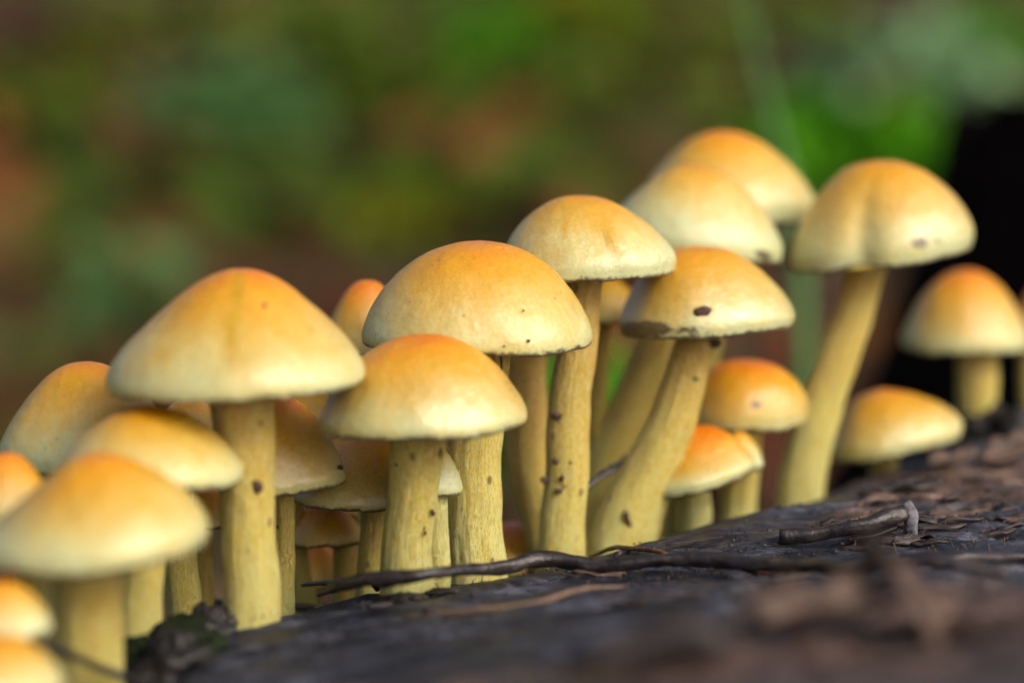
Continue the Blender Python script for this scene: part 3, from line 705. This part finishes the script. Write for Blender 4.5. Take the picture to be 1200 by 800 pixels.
tube('silk_thread', [P(587, 412, 42.4), P(588, 424, 42.3), P(588, 440, 42.3)], [0.018, 0.018], M_whitish, 'tiny whitish fibre hanging under the large central cap', 'fibre', seed=38, nr=6, step=.04)

# ------------------------------------------------------------------ bark flakes (parts of the log), loose bark, crumbs
def flake_mesh(name, c, L, Wd, rot, curl, seed, mat, parent=None, origin=None, rise=0.0, roll=0.0, th=0.06):
    nu, nv = 9, 6; V = []
    for side in (0, 1):
        for i in range(nu):
            for j in range(nv):
                a = i/(nu-1)*2-1; b = j/(nv-1)*2-1
                wd = Wd*(1-0.5*abs(a)**2.5)*(1+0.5*float(vn(a*2.3+seed, side*0, b, seed)))
                x = a*L*(1+0.22*float(vn(b*2+seed, 3, 0, seed+2))); y = b*wd
                z = curl*(b*b*wd*0.9) + 0.12*L*float(vn(a*2+seed, b*2, 0, seed+5)) + rise*(a+1)*L*0.5 + th*side
                y2 = y*math.cos(roll)-z*math.sin(roll); z = y*math.sin(roll)+z*math.cos(roll); y = y2
                ca, sa = math.cos(rot), math.sin(rot)
                V.append((c[0]+x*ca-y*sa, c[1]+x*sa+y*ca, c[2]+z))
    F = []; o = nu*nv
    for i in range(nu-1):
        for j in range(nv-1):
            k = i*nv+j; F.append((k, k+nv, k+nv+1, k+1)); F.append((o+k, o+k+1, o+k+nv+1, o+k+nv))
    for i in range(nu-1):
        k = i*nv; F.append((k, o+k, o+k+nv, k+nv)); k = i*nv+nv-1; F.append((k, k+nv, o+k+nv, o+k))
    for j in range(nv-1):
        k = j; F.append((k, k+1, o+k+1, o+k)); k = (nu-1)*nv+j; F.append((k, o+k, o+k+1, k+1))
    if parent is not None: return mesh(name, V, F, mat, parent=parent, origin=origin)
    return mesh(name, V, F, mat, origin=c)
LO = (10, 45, -33)
R_ = random.Random(5)
def fspot(n, x0, x1, y0, y1, L0, L1, mats, rise=0.25):
    for i in range(n):
        px, py = R_.uniform(x0, x1), R_.uniform(y0, y1)
        c = on_log(px, py, 0.02); L = R_.uniform(L0, L1)
        flake_mesh('bark_flake', c, L, L*R_.uniform(0.10, 0.30), R_.gauss(0.2, 0.35), R_.uniform(-.6, .9), R_.randint(0, 9999), R_.choice(mats), log_root, LO,
                   rise=R_.uniform(-0.05, rise), roll=R_.uniform(-.3, .3), th=0.04)
fspot(26, 1000, 1200, 556, 625, 0.18, 0.6, [M_bark, M_bark2, M_bark2])
fspot(24, 980, 1200, 615, 672, 0.15, 0.5, [M_bark, M_bark2, M_bark2], 0.4)
fspot(9, 640, 1000, 672, 712, 0.15, 0.5, [M_bark2, M_bark2, M_bark])
fspot(20, 760, 1200, 700, 800, 0.2, 0.7, [M_bark, M_bark2, M_bark])
fspot(6, 420, 680, 690, 722, 0.12, 0.3, [M_bark2])

for (px, py, L, rot, mat, nm, lab, cat, rise, roll) in [
        (1035, 745, 1.15, 1.9, M_bark, 'curled_bark', 'blurred curled brown piece of bark standing up in the right foreground', 'bark', 0.55, 0.7),
        (960, 752, 0.9, 0.2, M_bark, 'curled_bark', 'blurred low brown bark piece in the foreground, left of the upright curled one', 'bark', 0.25, 0.3),
        (1165, 745, 0.9, -0.3, M_bark, 'curled_bark', 'blurred brown bark scrap in the lower right corner', 'bark', 0.2, -0.3),
        (1115, 555, 0.45, 0.3, M_bark, 'leaf_scrap', 'reddish-brown dead leaf scrap on the far part of the log, below the blurred rounded cap', 'dead leaf', 0.5, 0.3),
        (1180, 548, 0.55, 0.5, M_bark, 'leaf_scrap', 'reddish-brown upturned dead leaf scrap at the right edge beside the black lump', 'dead leaf', 0.7, 0.4),
        (760, 790, 0.9, 0.1, M_bark2, 'curled_bark', 'blurred dark bark piece at the bottom edge right of centre', 'bark', 0.1, 0.1)]:
    o = flake_mesh(nm, on_log(px, py, 0.08), L, L*0.45, rot, 0.8, int(px), mat, rise=rise, roll=roll, th=0.07); tag(o, lab, cat)

def lump(name, c, r, seed, mat, parent=None, origin=None, nu=26, nv=40, amp=0.9):
    th = np.linspace(0.02, math.pi-0.02, nu); ph = np.linspace(0, 2*math.pi, nv, endpoint=False); T, Q = np.meshgrid(th, ph, indexing='ij')
    n = np.stack([np.sin(T)*np.cos(Q), np.sin(T)*np.sin(Q), np.cos(T)], -1)
    k = 1+amp*fbm(n[..., 0]*1.6+seed, n[..., 1]*1.6, n[..., 2]*1.6, 4, seed)+0.5*np.abs(fbm(n[..., 0]*6+seed, n[..., 1]*6, n[..., 2]*6, 3, seed+1))
    V = (n*k[..., None]*np.array(r)).reshape(-1, 3)+np.array(c)
    if parent is not None: return mesh(name, V, grid_faces(nu, nv), mat, parent=parent, origin=origin)
    return mesh(name, V, grid_faces(nu, nv), mat, origin=c)
for (px, py, d, r, mat, lab) in [
        (163, 770, 38.6, (.34, .3, .28), M_mossy, 'dark mossy crumb at the log edge, under the pale cream cap'),
        (222, 750, 39.4, (.48, .4, .30), M_mossy, 'largest dark green mossy lump at the log edge, at the foot of the slender stem'),
        (252, 735, 39.9, (.35, .3, .36), M_char, 'black jagged crumb touching the left foot of the thickest stem'),
        (200, 785, 38.2, (.6, .5, .4), M_char, 'black rotten crumb at the bottom edge beside the dark twig'),
        (1188, 520, 52.6, (1.3, .9, .75), M_char, 'black charred wood lump at the right edge hiding a stem foot'),
        (470, 702, 40.6, (.42, .25, .07), M_char, 'thin black crumb at the foot of the front centre mushroom')]:
    o = lump('wood_crumb', P(px, py, d), r, int(px), mat); tag(o, lab, 'rotten wood')
# small crumbs and torn fibres on the log: nobody could count them
V, F = [], []
R2 = random.Random(11)
for i in range(1500):
    px, py = R2.choice([(R2.uniform(850, 1200), R2.uniform(560, 670)), (R2.uniform(300, 1200), R2.uniform(672, 800)), (R2.uniform(560, 1000), R2.uniform(640, 672))])
    q = on_log(px, py, 0.02); s_ = R2.uniform(0.012, 0.04); a = R2.uniform(0, 3.14)
    dx, dy = math.cos(a)*s_*R2.uniform(.8, 2.5), math.sin(a)*s_; n = len(V)
    V += [(q[0]-dx, q[1]-dy, q[2]), (q[0]+dx, q[1]+dy, q[2]), (q[0]-dy, q[1]+dx*.6, q[2]), (q[0], q[1], q[2]+s_*1.1)]
    F += [(n, n+1, n+3), (n+1, n+2, n+3), (n+2, n, n+3)]
o = mesh('wood_crumbs', V, F, M_char, parent=log_root, origin=LO, smooth=False); o['kind'] = 'stuff'
V, F = [], []
for i in range(420):
    z = R2.random()
    if z < .35: px, py, hh = R2.uniform(590, 660), 664, R2.uniform(.06, .16)
    elif z < .6: px, py, hh = R2.uniform(1000, 1200), R2.uniform(590, 650), R2.uniform(.08, .25)
    else: px, py, hh = R2.uniform(420, 1200), R2.uniform(665, 730), R2.uniform(.06, .18)
    q = on_log(px, py, 0.0); a = R2.uniform(0, 6.28); ln = hh*R2.uniform(.2, 1.5); w_ = .009; n = len(V)
    t = (q[0]+math.cos(a)*ln, q[1]+math.sin(a)*ln, q[2]+hh*R2.uniform(.3, 1)); m_ = ((q[0]+t[0])/2, (q[1]+t[1])/2, (q[2]+t[2])/2+hh*.2)
    V += [(q[0]-w_, q[1], q[2]-.05), (q[0]+w_, q[1], q[2]-.05), (q[0], q[1]+w_, q[2]-.05), (m_[0]-w_, m_[1], m_[2]), (m_[0]+w_, m_[1], m_[2]), (m_[0], m_[1]+w_, m_[2]), t]
    for k in range(3): F += [(n+k, n+(k+1) % 3, n+3+(k+1) % 3, n+3+k), (n+3+k, n+3+(k+1) % 3, n+6)]
o = mesh('torn_fibres', V, F, M_bark, parent=log_root, origin=LO); o['kind'] = 'stuff'

# ------------------------------------------------------------------ background: litter, plants, stump
def leaf(c, L, W_, az, el, roll, nseg=5, bend=0.5):
    """bent pointed leaf: verts, faces"""
    f = Vector((math.cos(az)*math.cos(el), math.sin(az)*math.cos(el), math.sin(el))); s_ = Vector((-math.sin(az), math.cos(az), 0)); u = f.cross(s_)*-1
    s2 = s_*math.cos(roll)+u*math.sin(roll); V = []; p = Vector(c)
    for i in range(nseg+1):
        t = i/nseg; w_ = W_*math.sin(math.pi*min(1, (t*0.93+0.05))**0.8)*0.5
        q = p+f*(L*t)-Vector((0, 0, 1))*(bend*L*t*t*0.5)
        V += [tuple(q-s2*w_+u*(0.12*w_)), tuple(q), tuple(q+s2*w_+u*(0.12*w_))]
    F = []
    for i in range(nseg):
        k = i*3; F += [(k, k+1, k+4, k+3), (k+1, k+2, k+5, k+4)]
    return V, F
def gather(items):
    V, F, A = [], [], []
    for (v_, f_, r) in items:
        n = len(V); V += v_; F += [tuple(i+n for i in q) for q in f_]; A += [r]*len(v_)
    return V, F, A
it = []; R3 = random.Random(21)
for i in range(3000):
    y = 90+340*R3.random()**1.2; x = R3.uniform(-0.33, 0.36)*y+R3.uniform(-12, 12); z = float(G(x, y))
    L = R3.uniform(3, 7); v_, f_ = leaf((x, y, z+R3.uniform(.2, .9)), L, L*R3.uniform(.4, .7), R3.uniform(0, 6.28), R3.gauss(0, .45), R3.gauss(0, .7), 3, R3.uniform(-.4, .4))
    qx, qy, _ = proj(np.array([x, y, z])); red = float(gauss(qx, qy, 20, 400, 110, 80)+gauss(qx, qy, 340, 180, 110, 50)+0.6*gauss(qx, qy, 180, 190, 120, 60))
    r = min(1, max(0, -0.15*red+0.45+0.9*float(fbm(x/18, y/18, 0, 2, 91))+R3.gauss(0, .22)))
    it.append((v_, f_, r))
V, F, A = gather(it); o = mesh('leaf_litter', V, F, M_litter, attrs={'rnd': A}); tag(o, 'carpet of brown dead leaves covering the blurred forest floor', 'dead leaves', kind='stuff')

def plant(px, py, w_px, h_px, n, mat, label, seed, leafk=0.45, wid=0.5, name='woodland_plant', raise_=0.0, stiff=0.3):
    q, d = ground_hit(px, py+h_px*0.45); s_ = K*d; W_, Hh = w_px*s_/2, h_px*s_
    R = random.Random(seed); base = np.array([q[0], q[1], float(G(q[0], q[1]))])
    root = empty(name, base); tag(root, label, 'plant', 'green plants blurred on the forest floor'); it, st = [], []
    for i in range(int(n*1.7)):
        a = R.uniform(0, 6.28); r = math.sqrt(R.random()); x = base[0]+math.cos(a)*r*W_*.8; y = base[1]+math.sin(a)*r*W_*.7; z = float(G(x, y))+Hh*R.uniform(.1, .9)*(1-.5*r)
        L = min(W_, Hh*1.3)*0.62*R.uniform(.7, 1.3)
        v_, f_ = leaf((x, y, z), L, L*wid, a+R.gauss(0, .6), R.uniform(-.7, .9), R.gauss(0, .8), 4, R.uniform(.2, .8)); it.append((v_, f_, R.random()))
        if i % 3 == 0:
            gx_, gy_ = base[0]+(x-base[0])*.3, base[1]+(y-base[1])*.3; g0 = float(G(gx_, gy_)); e_ = .12
            st.append(([(gx_-e_, gy_, g0-.5), (gx_+e_, gy_, g0-.5), (gx_, gy_+e_, g0-.5), (x-e_*.5, y, z), (x+e_*.5, y, z), (x, y+e_*.5, z)], [(0, 1, 4, 3), (1, 2, 5, 4), (2, 0, 3, 5)], .3))
    V, F, A = gather(it); mesh('foliage', V, F, mat, parent=root, origin=base, attrs={'rnd': A})
    V, F, A = gather(st); mesh('stalks', V, F, mat, parent=root, origin=base, attrs={'rnd': A}, smooth=False)
    return root
G_olive = foliage_material('olive_leaves', (0.07, 0.11, 0.009), (0.15, 0.22, 0.028))
G_vivid = foliage_material('vivid_leaves', (0.045, 0.20, 0.003), (0.10, 0.34, 0.006))
G_yell = foliage_material('yellow_green_leaves', (0.09, 0.145, 0.001), (0.19, 0.26, 0.003))
G_teal = foliage_material('cool_green_leaves', (0.07, 0.16, 0.045), (0.15, 0.30, 0.10))
G_pale = foliage_material('pale_green_leaves', (0.18, 0.33, 0.15), (0.33, 0.52, 0.29))
for a in [
    (150, 325, 150, 90, 46, G_teal, 'cool green leafy patch blurred at mid left above the left mushrooms', 1),
    (270, 100, 230, 70, 70, G_teal, 'wide grey-green leafy patch blurred at upper left', 2),
    (450, 75, 180, 90, 60, G_olive, 'olive green leafy patch blurred at the top left of centre', 3),
    (575, 40, 130, 60, 50, G_vivid, 'brighter green leafy patch blurred at the top centre', 4),
    (455, 230, 110, 80, 46, G_yell, 'yellowish green patch blurred above the large central cap', 5),
    (60, 90, 170, 100, 50, G_olive, 'dark olive patch blurred in the top left corner', 6),
    (640, 80, 140, 80, 40, G_olive, 'olive green patch blurred at the top right of centre', 7),
    (580, 210, 120, 80, 40, G_olive, 'dull green patch blurred just above the pointed cream cap', 8),
    (1060, 70, 260, 80, 70, G_pale, 'pale grey-green broad-leaved patch blurred at the upper right', 9),
    (1010, 160, 230, 100, 90, G_vivid, 'vivid green patch blurred between the topmost cap and the dark stump', 10),
    (1170, 30, 140, 70, 40, G_vivid, 'bright green patch blurred in the top right corner', 11),
    (860, 130, 120, 60, 36, G_olive, 'green tuft blurred just above the topmost cap', 12),
    (685, 470, 200, 110, 90, G_vivid, 'bright green tuft seen in the gaps either side of the scarred stem', 13),
    (780, 60, 160, 60, 40, G_olive, 'green patch blurred at the top edge above the topmost cap', 15),
    (170, 15, 200, 60, 50, G_olive, 'olive leafy patch blurred along the top edge at far left', 16),
    (350, 15, 200, 60, 50, G_olive, 'green leafy patch blurred along the top edge, left of the brighter one', 17),
    (700, 15, 170, 60, 50, G_yell, 'yellowish green patch blurred along the top edge right of centre', 18),
    (930, 15, 180, 60, 50, G_olive, 'green patch blurred along the top edge behind the tall grass blade', 19)]:
    plant(*a)

# grass blade standing behind the mushrooms
def blade(pts, wd, mat, label):
    path = np.array([P(*p) for p in pts]); e_ = path[-1].copy()
    g = float(G(e_[0], e_[1])); path = np.vstack([path, [e_[0]+.5, e_[1]+2, g-1]])
    q = np.concatenate([[0], np.cumsum(np.linalg.norm(np.diff(path, axis=0), axis=1))]); u = np.linspace(0, q[-1], 40)
    cen = np.stack([np.interp(u, q, path[:, i]) for i in range(3)], 1); V, F = [], []
    for i, c in enumerate(cen):
        w_ = wd*min(1, 0.35+i/20)/2; V += [tuple(c+[-w_, .06, 0]), tuple(c+[0, -.05, 0]), tuple(c+[w_, .06, 0]), tuple(c+[0, 0.02, 0])]
    for i in range(39):
        for k in range(4): F.append((i*4+k, i*4+(k+1) % 4, (i+1)*4+(k+1) % 4, (i+1)*4+k))
    o = mesh('grass_blade', V, F, mat, origin=path[-1], attrs={'rnd': [.5]*len(V)}); tag(o, label, 'grass blade')
blade([(862, -60, 84), (885, 60, 82), (905, 140, 80), (925, 220, 78), (940, 330, 76), (943, 420, 75), (945, 520, 75)], 0.62, G_teal, 'tall blurred green grass blade rising behind the caps at upper right')

# dark stump at right
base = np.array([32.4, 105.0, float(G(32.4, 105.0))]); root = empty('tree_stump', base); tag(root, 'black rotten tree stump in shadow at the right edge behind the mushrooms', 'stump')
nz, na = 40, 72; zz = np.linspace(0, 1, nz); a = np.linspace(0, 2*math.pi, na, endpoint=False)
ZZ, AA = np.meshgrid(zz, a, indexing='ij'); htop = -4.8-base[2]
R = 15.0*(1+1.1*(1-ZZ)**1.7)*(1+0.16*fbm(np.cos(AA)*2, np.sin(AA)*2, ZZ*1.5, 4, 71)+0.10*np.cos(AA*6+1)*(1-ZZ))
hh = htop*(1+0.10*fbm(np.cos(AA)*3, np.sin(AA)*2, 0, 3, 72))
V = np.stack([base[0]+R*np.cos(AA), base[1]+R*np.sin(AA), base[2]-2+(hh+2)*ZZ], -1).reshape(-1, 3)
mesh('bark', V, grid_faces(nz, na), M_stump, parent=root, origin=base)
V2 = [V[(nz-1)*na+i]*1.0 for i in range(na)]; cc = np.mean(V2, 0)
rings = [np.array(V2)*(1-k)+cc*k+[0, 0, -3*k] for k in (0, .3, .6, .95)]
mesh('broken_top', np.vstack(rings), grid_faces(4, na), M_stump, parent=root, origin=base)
